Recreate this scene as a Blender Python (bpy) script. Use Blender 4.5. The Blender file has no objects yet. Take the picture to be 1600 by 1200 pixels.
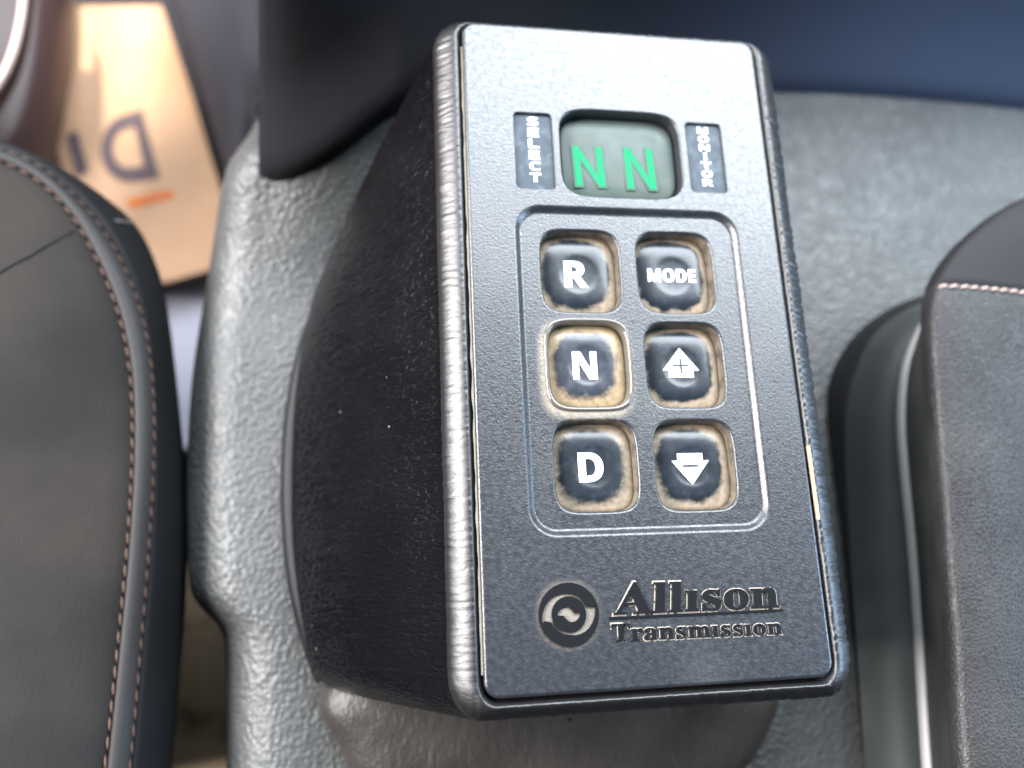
import bpy, bmesh, math, random
from mathutils import Vector, Matrix, noise

# ------------------------------------------------------------------ camera, world, lights
S = bpy.context.scene
MM = 0.001
F_PX, CW, CH = 1309.0, 1600.0, 1200.0
CAM = Vector((-54.66752, -52.30114, 157.47084))            # millimetres, panel centre is the origin
RX = Vector((0.985291887135128, -0.043927660371836576, 0.1651370878995823))
RY = Vector((-0.001574487490301063, -0.9686861745179516, -0.24828333872195224))
RZ = Vector((0.17087252012784465, 0.2443715530744799, -0.9545077924842342))
cam_d = bpy.data.cameras.new('camera')
cam = bpy.data.objects.new('camera', cam_d)
S.collection.objects.link(cam)
cam.matrix_world = Matrix(((RX.x, -RY.x, -RZ.x, CAM.x * MM), (RX.y, -RY.y, -RZ.y, CAM.y * MM),
                           (RX.z, -RY.z, -RZ.z, CAM.z * MM), (0, 0, 0, 1)))
cam_d.sensor_width = 36
cam_d.lens = F_PX / CW * 36
cam_d.clip_start = 0.005
cam_d.clip_end = 50
cam_d.dof.use_dof = True
cam_d.dof.focus_distance = 0.161
cam_d.dof.aperture_fstop = 7.2
S.camera = cam

W = bpy.data.worlds.new('World')
S.world = W
W.use_nodes = True
W.node_tree.nodes['Background'].inputs[0].default_value = (0.62, 0.72, 0.85, 1)
W.node_tree.nodes['Background'].inputs[1].default_value = 0.05
S.view_settings.view_transform = 'Standard'
S.view_settings.look = 'None'
S.view_settings.exposure = 0.0
S.view_settings.gamma = 1


def area(name, loc, target, sx, sy, power, col):
    d = bpy.data.lights.new(name, 'AREA')
    d.shape = 'RECTANGLE'
    d.size, d.size_y, d.energy, d.color = sx, sy, power, col
    o = bpy.data.objects.new(name, d)
    S.collection.objects.link(o)
    o.location = loc
    o.rotation_euler = (Vector(target) - Vector(loc)).to_track_quat('-Z', 'Y').to_euler()
    return o


area('windscreen_light', (0.26, 0.80, 0.86), (0, 0.05, 0), 1.6, 0.62, 72, (0.84, 0.92, 1.0))
area('left_window_light', (-1.0, 0.16, 0.55), (0, 0, 0), 0.9, 0.45, 56, (1.0, 0.965, 0.97))
area('right_window_light', (0.62, -0.08, 0.24), (0.2, 0.15, -0.05), 0.35, 0.25, 5.0, (0.50, 0.72, 1.0))
# ------------------------------------------------------------------ helpers
def at(u, v, z):
    """the point (mm) at height z that stands under photograph position u, v"""
    d = RX * ((u - 800) / F_PX) + RY * ((v - 600) / F_PX) + RZ
    k = (z - CAM.z) / d.z
    return CAM + d * k


sp = bpy.data.lights.new('sun_patch', 'SPOT')
sp.energy, sp.spot_size, sp.spot_blend, sp.shadow_soft_size, sp.color = 90, math.radians(8), 1.0, 0.02, (1, 0.9, 0.76)
spo = bpy.data.objects.new('sun_patch', sp)
S.collection.objects.link(spo)
spo.location = (-0.30, 0.50, 0.50)
spo.rotation_euler = (at(175, 75, -200) * MM - Vector(spo.location)).to_track_quat('-Z', 'Y').to_euler()


def link(name, bm, mat, parent=None, smooth=True, origin=None):
    me = bpy.data.meshes.new(name)
    if smooth is True:
        for f in bm.faces:
            f.smooth = True
    org = Vector(origin) if origin is not None else Vector((0, 0, 0))
    bmesh.ops.translate(bm, verts=bm.verts, vec=-org)
    bmesh.ops.scale(bm, verts=bm.verts, vec=(MM, MM, MM))
    bm.to_mesh(me)
    bm.free()
    if mat:
        me.materials.append(mat)
    o = bpy.data.objects.new(name, me)
    S.collection.objects.link(o)
    o.location = org * MM
    if parent is not None:
        o.parent = parent
        o.location = org * MM - world_loc(parent)
    return o


def world_loc(o):
    v = Vector((0, 0, 0))
    while o is not None:
        v += Vector(o.location)
        o = o.parent
    return v


def thing(name, label, cat, loc=(0, 0, 0)):
    o = bpy.data.objects.new(name, None)
    S.collection.objects.link(o)
    o.location = Vector(loc) * MM
    o.empty_display_size = 0.01
    o['label'] = label
    o['category'] = cat
    return o


def crom(pts, n, closed=False):
    """n samples, evenly spaced along a Catmull-Rom curve through pts"""
    P = [Vector(p) for p in pts]
    m = len(P)
    dense = []
    segs = m if closed else m - 1
    for i in range(segs):
        if closed:
            a, b, c, d = P[(i - 1) % m], P[i], P[(i + 1) % m], P[(i + 2) % m]
        else:
            a, b, c, d = P[max(i - 1, 0)], P[i], P[i + 1], P[min(i + 2, m - 1)]
        for k in range(24):
            t = k / 24
            dense.append(0.5 * ((2 * b) + (c - a) * t + (2 * a - 5 * b + 4 * c - d) * t * t + (3 * b - a - 3 * c + d) * t ** 3))
    dense.append(P[0] if closed else P[-1])
    L = [0]
    for i in range(1, len(dense)):
        L.append(L[-1] + (dense[i] - dense[i - 1]).length)
    out, j = [], 0
    cnt = n if closed else n - 1
    for i in range(n):
        s = L[-1] * i / cnt
        while j < len(L) - 2 and L[j + 1] < s:
            j += 1
        k = (s - L[j]) / max(L[j + 1] - L[j], 1e-9)
        out.append(dense[j].lerp(dense[j + 1], min(max(k, 0), 1)))
    return out


def loft(bm, rows, closed=False, flip=False):
    V = [[bm.verts.new(p) for p in r] for r in rows]
    n = len(V[0])
    for i in range(len(V) - 1):
        for j in range(n if closed else n - 1):
            q = (V[i][j], V[i][(j + 1) % n], V[i + 1][(j + 1) % n], V[i + 1][j])
            try:
                bm.faces.new(q[::-1] if flip else q)
            except ValueError:
                pass
    return V


def tube(bm, pts, r, seg=8, taper=None):
    n = len(pts)
    rows = []
    up = Vector((0, 0, 1))
    for i, p in enumerate(pts):
        t = (pts[min(i + 1, n - 1)] - pts[max(i - 1, 0)]).normalized()
        a = t.cross(up).normalized() if abs(t.dot(up)) < 0.98 else Vector((1, 0, 0))
        b = a.cross(t)
        rr = r * (taper(i / (n - 1)) if taper else 1)
        rows.append([p + (a * math.cos(k * 2 * math.pi / seg) + b * math.sin(k * 2 * math.pi / seg)) * rr for k in range(seg)])
    V = loft(bm, rows, closed=True)
    for e in (V[0], V[-1]):
        try:
            bm.faces.new(e)
        except ValueError:
            pass


def stitches(bm, path, length, gap, r, tilt=0.0):
    """short thread loops laid one after another along a path"""
    L = 0
    acc = [0]
    for i in range(1, len(path)):
        L += (path[i] - path[i - 1]).length
        acc.append(L)

    def pos(s):
        for i in range(1, len(acc)):
            if acc[i] >= s:
                k = (s - acc[i - 1]) / max(acc[i] - acc[i - 1], 1e-9)
                return path[i - 1].lerp(path[i], k), (path[i] - path[i - 1]).normalized()
        return path[-1], (path[-1] - path[-2]).normalized()
    s = gap
    while s + length < L:
        a, t = pos(s)
        b, _ = pos(s + length)
        side = Vector((-t.y, t.x, 0)) * tilt * (1 + random.uniform(-.3, .3))
        pts = []
        for k in range(6):
            u = k / 5
            pts.append(a.lerp(b, u) + side * (u - .5) + Vector((0, 0, math.sin(u * math.pi) * r * 0.9 - r * 0.3)))
        tube(bm, pts, r, 6, lambda u: 0.45 + 0.55 * math.sin(math.pi * min(max(u, .05), .95)))
        s += length + gap * random.uniform(.8, 1.25)


# ------------------------------------------------------------------ materials
def M(name, col, rough=0.5, spec=0.5, metallic=0.0, bumps=(), var=None, coat=0.0, emit=None, specks=None, rvar=None, sheen=0):
    """bumps: (kind, scale, distance_mm, stretch, detail); var: (colour2, scale, low, high)"""
    m = bpy.data.materials.new(name)
    m.use_nodes = True
    nt = m.node_tree
    N, L = nt.nodes, nt.links
    b = N['Principled BSDF']
    b.inputs['Base Color'].default_value = (*col, 1)
    b.inputs['Roughness'].default_value = rough
    b.inputs['Specular IOR Level'].default_value = spec
    b.inputs['Metallic'].default_value = metallic
    b.inputs['Coat Weight'].default_value = coat
    b.inputs['Coat Roughness'].default_value = 0.12
    b.inputs['Sheen Weight'].default_value = sheen
    tc = N.new('ShaderNodeTexCoord')
    colsock = None

    def ns(scale, stretch=(1, 1, 1), kind='noise', detail=3, dist=0.0, rot=(0, 0, 0)):
        mp = N.new('ShaderNodeMapping')
        mp.inputs['Scale'].default_value = stretch
        mp.inputs['Rotation'].default_value = rot
        L.new(tc.outputs['Object'], mp.inputs[0])
        if kind == 'noise':
            t = N.new('ShaderNodeTexNoise')
            t.inputs['Detail'].default_value = detail
            t.inputs['Distortion'].default_value = dist
            o = t.outputs['Fac']
        else:
            t = N.new('ShaderNodeTexVoronoi')
            t.feature = {'voronoi': 'F1', 'smooth': 'SMOOTH_F1', 'cells': 'DISTANCE_TO_EDGE'}[kind]
            if dist:
                nn = N.new('ShaderNodeTexNoise')
                nn.inputs['Scale'].default_value = scale * 0.35
                nn.inputs['Detail'].default_value = 3
                L.new(mp.outputs[0], nn.inputs['Vector'])
                mx = N.new('ShaderNodeMix')
                mx.data_type = 'VECTOR'
                mx.blend_type = 'MIX' if hasattr(mx, 'blend_type') else 'MIX'
                mx.inputs['Factor'].default_value = 1
                va = N.new('ShaderNodeVectorMath')
                va.operation = 'MULTIPLY_ADD'
                L.new(nn.outputs['Color'], va.inputs[0])
                va.inputs[1].default_value = (dist / scale,) * 3
                L.new(mp.outputs[0], va.inputs[2])
                N.remove(mx)
                L.new(va.outputs[0], t.inputs['Vector'])
            o = t.outputs['Distance']
        t.inputs['Scale'].default_value = scale
        if not (kind != 'noise' and dist):
            L.new(mp.outputs[0], t.inputs['Vector'])
        return o

    def ramp(sock, lo, hi, a=0.0, c=1.0):
        r = N.new('ShaderNodeMapRange')
        r.interpolation_type = 'SMOOTHSTEP'
        r.inputs['From Min'].default_value = lo
        r.inputs['From Max'].default_value = hi
        r.inputs['To Min'].default_value = a
        r.inputs['To Max'].default_value = c
        L.new(sock, r.inputs['Value'])
        return r.outputs['Result']

    def mixc(fac, c1, c2):
        x = N.new('ShaderNodeMix')
        x.data_type = 'RGBA'
        L.new(fac, x.inputs[0])
        for s, c in ((6, c1), (7, c2)):
            if isinstance(c, tuple):
                x.inputs[s].default_value = (*c, 1)
            else:
                L.new(c, x.inputs[s])
        return x.outputs[2]
    m_tools = (nt, b, tc, ns, ramp, mixc)
    if var:
        vs = var if isinstance(var, list) else [var]
        colsock = None
        for (c2, sc, lo, hi) in vs:
            colsock = mixc(ramp(ns(sc, detail=6), lo, hi), colsock if colsock is not None else col, c2)
    if specks:
        c2, sc, size = specks
        colsock = mixc(ramp(ns(sc, kind='voronoi'), size * .6, size, 1, 0), colsock if colsock is not None else col, c2)
    if colsock is not None:
        L.new(colsock, b.inputs['Base Color'])
    if rvar:
        sc, lo, hi = rvar
        L.new(ramp(ns(sc, detail=5), .3, .7, lo, hi), b.inputs['Roughness'])
    prev = None
    for (kind, sc, dist_mm, stretch, det, dst) in bumps:
        s = ns(sc, stretch, kind, det, dst)
        if kind == 'cells':
            s = ramp(s, 0.0, 0.22)
        bp = N.new('ShaderNodeBump')
        bp.inputs['Strength'].default_value = 1
        bp.inputs['Distance'].default_value = dist_mm * MM
        L.new(s, bp.inputs['Height'])
        if prev is not None:
            L.new(prev, bp.inputs['Normal'])
        prev = bp.outputs[0]
    if prev is not None:
        L.new(prev, b.inputs['Normal'])
    if emit:
        b.inputs['Emission Color'].default_value = (*emit[0], 1)
        b.inputs['Emission Strength'].default_value = emit[1]
    m['tools'] = 1
    return m, m_tools


U = (1, 1, 1)
m_plate, _ = M('grained black plastic', (0.022, 0.025, 0.030), 0.36, 0.55,
               bumps=[('noise', 1900, 0.06, U, 2, 0.3), ('noise', 3200, 0.03, U, 1, 0)],
               var=[((0.06, 0.063, 0.066), 28, 0.45, 0.8)], rvar=(900, 0.30, 0.43))
m_pocket, _ = M('blue grey label film', (0.028, 0.042, 0.056), 0.5, 0.3, rvar=(300, 0.45, 0.6), var=[((0.10, 0.12, 0.14), 220, .45, .75)])
m_gloss, _ = M('smooth black plastic', (0.008, 0.0085, 0.010), 0.3, 0.3, bumps=[('noise', 900, 0.03, U, 2, 0)])
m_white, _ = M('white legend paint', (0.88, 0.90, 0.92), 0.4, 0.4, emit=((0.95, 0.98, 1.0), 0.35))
m_dark_ink, _ = M('grey legend ink', (0.03, 0.035, 0.045), 0.4, 0.4)
m_digit, _ = M('green display digit', (0.01, 0.10, 0.05), 0.9, 0.0, emit=((0.05, 0.62, 0.27), 1.0))
m_glow, _ = M('green digit bloom on the window', (0.045, 0.075, 0.06), 0.5, 0.2, emit=((0.03, 0.30, 0.15), 0.45))
m_screen, _ = M('smoky green display window', (0.05, 0.072, 0.064), 0.45, 0.28, rvar=(140, 0.34, 0.5),
                var=[((0.07, 0.085, 0.075), 90, .35, .8)])
m_leather, _ = M('black wrinkled leatherette', (0.003, 0.0027, 0.0035), 0.24, 0.24,
                 bumps=[('cells', 520, 0.075, (0.5, 1.9, 0.5), 2, 2.2), ('noise', 240, 0.24, (0.35, 2.6, 0.35), 5, 1.6)],
                 specks=((0.5, 0.45, 0.36), 150, 0.028), rvar=(60, 0.18, 0.28))
m_rim, _ = M('stretched shiny leatherette', (0.006, 0.0055, 0.006), 0.44, 0.9, bumps=[('noise', 900, 0.07, (0.4, 1.8, 1.0), 3, 0.8)])
m_flange, _ = M('satin dark plastic', (0.006, 0.0065, 0.008), 0.5, 0.2, bumps=[('noise', 1400, 0.04, U, 2, 0)])
m_pedestal, _ = M('dusty brown grey leatherette', (0.030, 0.027, 0.024), 0.42, 0.4,
                  bumps=[('noise', 520, 0.30, (1, .45, 1), 3, 0.6), ('noise', 1300, 0.12, U, 2, 0)],
                  var=[((0.045, 0.04, 0.036), 60, .35, .7)])
m_cover, _ = M('pebbled grey green plastic', (0.050, 0.0525, 0.052), 0.44, 0.6,
               bumps=[('smooth', 820, 0.42, U, 2, 0.9), ('noise', 1800, 0.07, U, 2, 0.4)],
               var=[((0.07, 0.074, 0.073), 30, .35, .7), ((0.12, 0.105, 0.085), 16, .62, .85)], rvar=(200, .42, .56))
m_seatfab, _ = M('charcoal seat cloth', (0.019, 0.018, 0.0175), 0.9, 0.1, bumps=[('noise', 1700, 0.10, (1, .5, 1), 2, 0)],
                 var=[((0.034, 0.030, 0.027), 18, .4, .7), ((0.045, 0.04, 0.034), 45, .66, .85)])
m_seatside, _ = M('dark smooth seat side cloth', (0.010, 0.0105, 0.012), 0.7, 0.2, bumps=[('noise', 1500, 0.05, U, 2, 0)])
m_welt, _ = M('grey seat welt', (0.026, 0.025, 0.025), 0.6, 0.25, bumps=[('noise', 900, 0.05, U, 2, 0)])
m_thread, _ = M('copper stitching thread', (0.11, 0.062, 0.047), 0.8, 0.3, bumps=[('noise', 3000, 0.06, (1, 1, 1), 1, 0)])
m_thread2, _ = M('dusty pink stitching thread', (0.42, 0.32, 0.28), 0.6, 0.3)
m_rfab, _ = M('grey green trim cloth', (0.024, 0.027, 0.026), 0.6, 0.3, bumps=[('noise', 1500, 0.06, U, 2, 0)], var=[((0.05, 0.052, 0.05), 25, .4, .7)])
m_rdark, _ = M('black trim cloth', (0.006, 0.006, 0.007), 0.6, 0.3)
m_pipe, _ = M('pale grey piping', (0.34, 0.33, 0.32), 0.4, 0.5, bumps=[('noise', 900, 0.04, U, 2, 0)])
m_rleather, _ = M('grained charcoal leather', (0.012, 0.0115, 0.012), 0.42, 0.38,
                  bumps=[('cells', 1150, 0.06, U, 2, 0.9), ('noise', 1800, 0.04, U, 2, 0)], var=[((0.028, 0.027, 0.027), 30, .4, .7)], rvar=(40, .36, .48))
m_rupper, _ = M('dark upper seat leather', (0.009, 0.009, 0.010), 0.65, 0.25, bumps=[('noise', 1300, 0.07, U, 2, 0)])
m_card, _ = M('tan cardboard', (0.33, 0.20, 0.12), 0.85, 0.2, bumps=[('noise', 300, 0.06, U, 3, 0)], var=[((0.37, 0.23, 0.145), 30, .3, .7)])
m_ink, _ = M('dark purple brown ink', (0.065, 0.045, 0.05), 0.7, 0.2)
m_orange, _ = M('orange ink', (0.42, 0.10, 0.02), 0.7, 0.2)
m_brown, _ = M('brown vinyl', (0.045, 0.022, 0.020), 0.5, 0.5, bumps=[('noise', 500, 0.1, U, 3, 0)])
m_brownrim, _ = M('pale edging', (0.55, 0.42, 0.38), 0.5, 0.4)
m_olive, _ = M('olive tan cover', (0.16, 0.12, 0.065), 0.7, 0.3)
m_fascia, (nt_, b_, tc_, ns_, ramp_, mixc_) = M('dark moulding with painted blue sky light', (0.02, 0.02, 0.02), 0.8, 0.1, bumps=[('noise', 500, 0.08, U, 2, 0)])
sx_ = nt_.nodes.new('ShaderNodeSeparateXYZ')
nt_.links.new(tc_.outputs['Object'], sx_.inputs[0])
nt_.links.new(mixc_(ramp_(sx_.outputs[0], -0.01, 0.13), (0.012, 0.012, 0.014), (0.036, 0.050, 0.082)), b_.inputs['Base Color'])  # blue sky light fading out leftwards is painted into the base colour
m_trimdark, _ = M('near black moulded trim', (0.024, 0.023, 0.028), 0.8, 0.15, bumps=[('noise', 500, 0.05, U, 2, 0)])
m_floor, _ = M('dark floor rubber', (0.022, 0.020, 0.023), 0.8, 0.2, bumps=[('noise', 200, 0.8, U, 4, 0)])
m_tan, _ = M('dusty tan carpet', (0.55, 0.42, 0.28), 0.9, 0.1, bumps=[('noise', 500, 0.6, U, 4, 0)], var=[((0.10, 0.08, 0.05), 60, .45, .75)])
m_lilac, _ = M('pale lilac grey plastic', (0.30, 0.30, 0.36), 0.5, 0.4)
m_dust, _ = M('beige dust', (0.26, 0.23, 0.18), 0.9, 0.1, bumps=[('noise', 2500, 0.1, U, 2, 0)])
m_strip, _ = M('copper edge strip', (0.48, 0.30, 0.18), 0.45, 0.4)
m_fleck, _ = M('pale dust fleck', (0.6, 0.55, 0.45), 0.8, 0.2)


# button cap: dust caught round the edge, worn clean and dark in the middle
def cap_mat(name, clean, dust, edge, soft, seed):
    m, (nt, b, tc, ns, ramp, mixc) = M(name, clean, 0.16, 0.28)
    N, L = nt.nodes, nt.links
    sx = N.new('ShaderNodeSeparateXYZ')
    L.new(tc.outputs['Object'], sx.inputs[0])

    def math_(op, a, c=None):
        x = N.new('ShaderNodeMath')
        x.operation = op
        for i, v in enumerate((a, c)):
            if v is None:
                continue
            if isinstance(v, (int, float)):
                x.inputs[i].default_value = v
            else:
                L.new(v, x.inputs[i])
        return x.outputs[0]
    px = math_('POWER', math_('ABSOLUTE', math_('DIVIDE', math_('ADD', sx.outputs[0], 0.0006), 0.0082)), 2.6)
    py = math_('POWER', math_('ABSOLUTE', math_('DIVIDE', math_('ADD', sx.outputs[1], -0.0002), 0.0088)), 2.6)
    d = math_('POWER', math_('ADD', px, py), 1 / 2.6)
    mp = N.new('ShaderNodeMapping')
    mp.inputs['Location'].default_value = (seed * .37, seed * .11, seed)
    L.new(tc.outputs['Object'], mp.inputs[0])
    nn = N.new('ShaderNodeTexNoise')
    nn.inputs['Scale'].default_value = 380
    nn.inputs['Detail'].default_value = 6
    nn.inputs['Roughness'].default_value = 0.65
    L.new(mp.outputs[0], nn.inputs['Vector'])
    dd = math_('ADD', d, math_('MULTIPLY', math_('SUBTRACT', nn.outputs['Fac'], 0.5), 0.34))
    k = ramp(dd, edge - soft, edge + soft)
    n2 = N.new('ShaderNodeTexNoise')
    n2.inputs['Scale'].default_value = 900
    n2.inputs['Detail'].default_value = 4
    L.new(mp.outputs[0], n2.inputs['Vector'])
    dcol = mixc(ramp(n2.outputs['Fac'], .35, .7), dust, tuple(c * .72 for c in dust))
    haze = mixc(ramp(nn.outputs['Fac'], .42, .8), clean, tuple(c * 1.6 + .012 for c in clean))
    L.new(mixc(k, haze, dcol), b.inputs['Base Color'])
    L.new(ramp(k, 0, 1, 0.34, 0.7), b.inputs['Roughness'])
    b.inputs['Coat Weight'].default_value = 0.4
    b.inputs['Coat Roughness'].default_value = 0.2
    bp = N.new('ShaderNodeBump')
    bp.inputs['Distance'].default_value = 0.00005
    L.new(nn.outputs['Fac'], bp.inputs['Height'])
    L.new(bp.outputs[0], b.inputs['Normal'])
    return m


# plate material gets pale dust round the writing and round the neutral button
def dusted_plate():
    m, (nt, b, tc, ns, ramp, mixc) = M('grained black plastic with dust round the emblem', (0.017, 0.018, 0.021), 0.36, 0.88,
                                       bumps=[('noise', 1900, 0.06, U, 2, 0.3), ('noise', 3200, 0.03, U, 1, 0)], rvar=(900, 0.30, 0.43))
    N, L = nt.nodes, nt.links

    def blob(cx, cy, hx, hy, p, lo, hi):
        mp = N.new('ShaderNodeMapping')
        mp.inputs['Location'].default_value = (-cx * MM, -cy * MM, 0)
        L.new(tc.outputs['Object'], mp.inputs[0])
        sx = N.new('ShaderNodeSeparateXYZ')
        L.new(mp.outputs[0], sx.inputs[0])
        o = []
        for i, h in ((0, hx), (1, hy)):
            a = N.new('ShaderNodeMath'); a.operation = 'DIVIDE'; a.inputs[1].default_value = h * MM
            L.new(sx.outputs[i], a.inputs[0])
            c = N.new('ShaderNodeMath'); c.operation = 'ABSOLUTE'; L.new(a.outputs[0], c.inputs[0])
            d = N.new('ShaderNodeMath'); d.operation = 'POWER'; d.inputs[1].default_value = p
            L.new(c.outputs[0], d.inputs[0])
            o.append(d.outputs[0])
        s = N.new('ShaderNodeMath'); s.operation = 'ADD'; L.new(o[0], s.inputs[0]); L.new(o[1], s.inputs[1])
        n = ns(900, detail=4)
        t = N.new('ShaderNodeMath'); t.operation = 'MULTIPLY_ADD'; t.inputs[1].default_value = 1.1
        L.new(n, t.inputs[0]); L.new(s.outputs[0], t.inputs[2])
        return ramp(t.outputs[0], lo, hi, 1, 0)
    base = mixc(ramp(ns(28, detail=6), .45, .8), (0.016, 0.018, 0.022), (0.04, 0.042, 0.044))
    dust = (0.34, 0.29, 0.235)
    c = mixc(blob(at(888.5, 960, 0).x, at(888.5, 960, 0).y, 5.6, 5.6, 2.2, 0.9, 2.1), base, (0.17, 0.15, 0.125))
    c = mixc(blob(BTN['N'][0] - 0.5, BTN['N'][1] - 0.9, 9.6, 10.2, 4.2, 0.9, 2.1), c, (0.24, 0.20, 0.15))
    L.new(c, b.inputs['Base Color'])
    return m


# ------------------------------------------------------------------ outlines
def sq(cx, cy, hx, hy, p=4.6, n=96):
    def f(o, z):
        r = []
        for k in range(n):
            a = 2 * math.pi * k / n
            c, s = math.cos(a), math.sin(a)
            q = (abs(c) ** p + abs(s) ** p) ** (-1 / p)
            r.append(Vector((cx + (hx + o) * c * q, cy + (hy + o) * s * q, z)))
        return r
    return f


def rr(cx, cy, hx, hy, r, nc=10, ns_=6):
    def f(o, z):
        H, V_, R = hx + o, hy + o, max(r + o, 0.05)
        out = []
        for (sx, sy, a0) in ((1, 1, 0), (-1, 1, 90), (-1, -1, 180), (1, -1, 270)):
            for k in range(nc + 1):
                a = math.radians(a0 + 90 * k / nc)
                out.append(Vector((cx + sx * (H - R) + R * math.cos(a), cy + sy * (V_ - R) + R * math.sin(a), z)))
        res = []
        m = len(out)
        for i in range(m):
            res.append(out[i])
            if (i + 1) % (nc + 1) == 0:
                for k in range(1, ns_):
                    res.append(out[i].lerp(out[(i + 1) % m], k / ns_))
        return res
    return f


def disc(bm, ring, centre_z=None):
    c = sum(ring, Vector()) / len(ring)
    return c


def dome(bm, fn, prof, hub=None):
    """prof: (scale, z) from the rim inwards; closes with a fan"""
    base = fn(0, 0)
    c = sum(base, Vector()) / len(base)
    rows = []
    for (s, z) in prof:
        row = []
        for p in base:
            d = Vector((p.x - c.x, p.y - c.y, 0))
            if hub:                                        # the middle of the cap turns from square to round
                d = d.lerp(d.normalized() * hub, min(1, max(0, (0.62 - s) / .12)))
            row.append(Vector((c.x + d.x * s, c.y + d.y * s, z)))
        rows.append(row)
    V = loft(bm, rows, closed=True)
    cv = bm.verts.new((c.x, c.y, prof[-1][1]))
    n = len(V[-1])
    for j in range(n):
        bm.faces.new((V[-1][j], V[-1][(j + 1) % n], cv))


# ------------------------------------------------------------------ the shift selector
sel = thing('gear_selector', 'black push button gear selector with green display in wrinkled leatherette box', 'gear selector', (0, 0, -58))

BTN = {'R': (-10.6, 12.6), 'MODE': (10.2, 12.7), 'N': (-10.3, -7.6), 'UP': (10.3, -7.7), 'D': (-10.2, -28.3), 'DOWN': (10.4, -28.5)}
RZ_IN = -1.0                                             # height of the sunken field
holes_in = {k: sq(x, y, 8.45, 9.05) for k, (x, y) in BTN.items()}
hole_disp = sq(0, 39.6, 13.5, 10.3, 5.2)
hole_sel = rr(-19.35, 39.5, 4.15, 8.9, 0.9)
hole_mon = rr(19.45, 39.7, 4.15, 8.4, 0.9)
field = rr(0.2, -7.6, 24.1, 33.8, 5.2, 12, 8)
outer = rr(0, 0, 34, 70.2, 3.0, 12, 10)

bm = bmesh.new()


def rings(fn, prof):
    V = [[bm.verts.new(p) for p in fn(o, z)] for (o, z) in prof]
    n = len(V[0])
    for i in range(len(V) - 1):
        for j in range(n):
            f = bm.faces.new((V[i][j], V[i][(j + 1) % n], V[i + 1][(j + 1) % n], V[i + 1][j]))
            f.smooth = True
    return V


def loop_edges(vs):
    es = []
    for j in range(len(vs)):
        e = bm.edges.get((vs[j], vs[(j + 1) % len(vs)])) or bm.edges.new((vs[j], vs[(j + 1) % len(vs)]))
        es.append(e)
    return es


def roundin(r, z0, depth, draft=0.25):
    p = [(0, z0)]
    for k in range(1, 5):
        a = math.radians(90 * k / 4)
        p.append((-r * math.sin(a), z0 - r * (1 - math.cos(a))))
    p.append((-r - draft, z0 - depth))
    return p


edge_sets = []
vo = rings(outer, [(0, -3.0), (0, -0.7), (-0.05, -0.42), (-0.2, -0.2), (-0.42, -0.06), (-0.7, 0)])
e_out = loop_edges(vo[-1])
step = [(0.75, 0), (0.5, -0.04), (0.28, -0.15), (0.08, -0.32), (-0.35, -0.72), (-0.55, -0.87), (-0.75, -0.96), (-1.0, RZ_IN)]
vf = rings(field, step)
e_all = e_out + loop_edges(vf[0])
for h, depth in ((hole_disp, 3.6),):
    v = rings(h, [(0.5 + o, z) for o, z in roundin(0.5, 0, depth)])
    e_all += loop_edges(v[0])
for h in (hole_sel, hole_mon):
    v = rings(h, [(0.25 + o, z) for o, z in roundin(0.25, 0, 0.9, 0.05)])
    e_all += loop_edges(v[0])
bmesh.ops.triangle_fill(bm, use_beauty=True, use_dissolve=False, edges=e_all, normal=(0, 0, 1))
e_in = loop_edges(vf[-1])
for k, h in holes_in.items():
    v = rings(h, [(0.5 + o, z) for o, z in roundin(0.5, RZ_IN, 5.2, 0.3)])
    e_in += loop_edges(v[0])
bmesh.ops.triangle_fill(bm, use_beauty=True, use_dissolve=False, edges=e_in, normal=(0, 0, 1))
bmesh.ops.recalc_face_normals(bm, faces=bm.faces)
for f in bm.faces:
    c_ = f.calc_center_median()
    if c_.z < RZ_IN - 0.45 and abs(c_.x) < 22 and c_.y < 24:
        f.material_index = 1
m_well, _ = M('dusty button well', (0.13, 0.108, 0.08), 0.5, 0.5, var=[((0.05, 0.045, 0.035), 500, .4, .7)])
plate = link('face_plate', bm, dusted_plate(), sel, smooth=None)
plate.data.materials.append(m_well)


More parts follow.
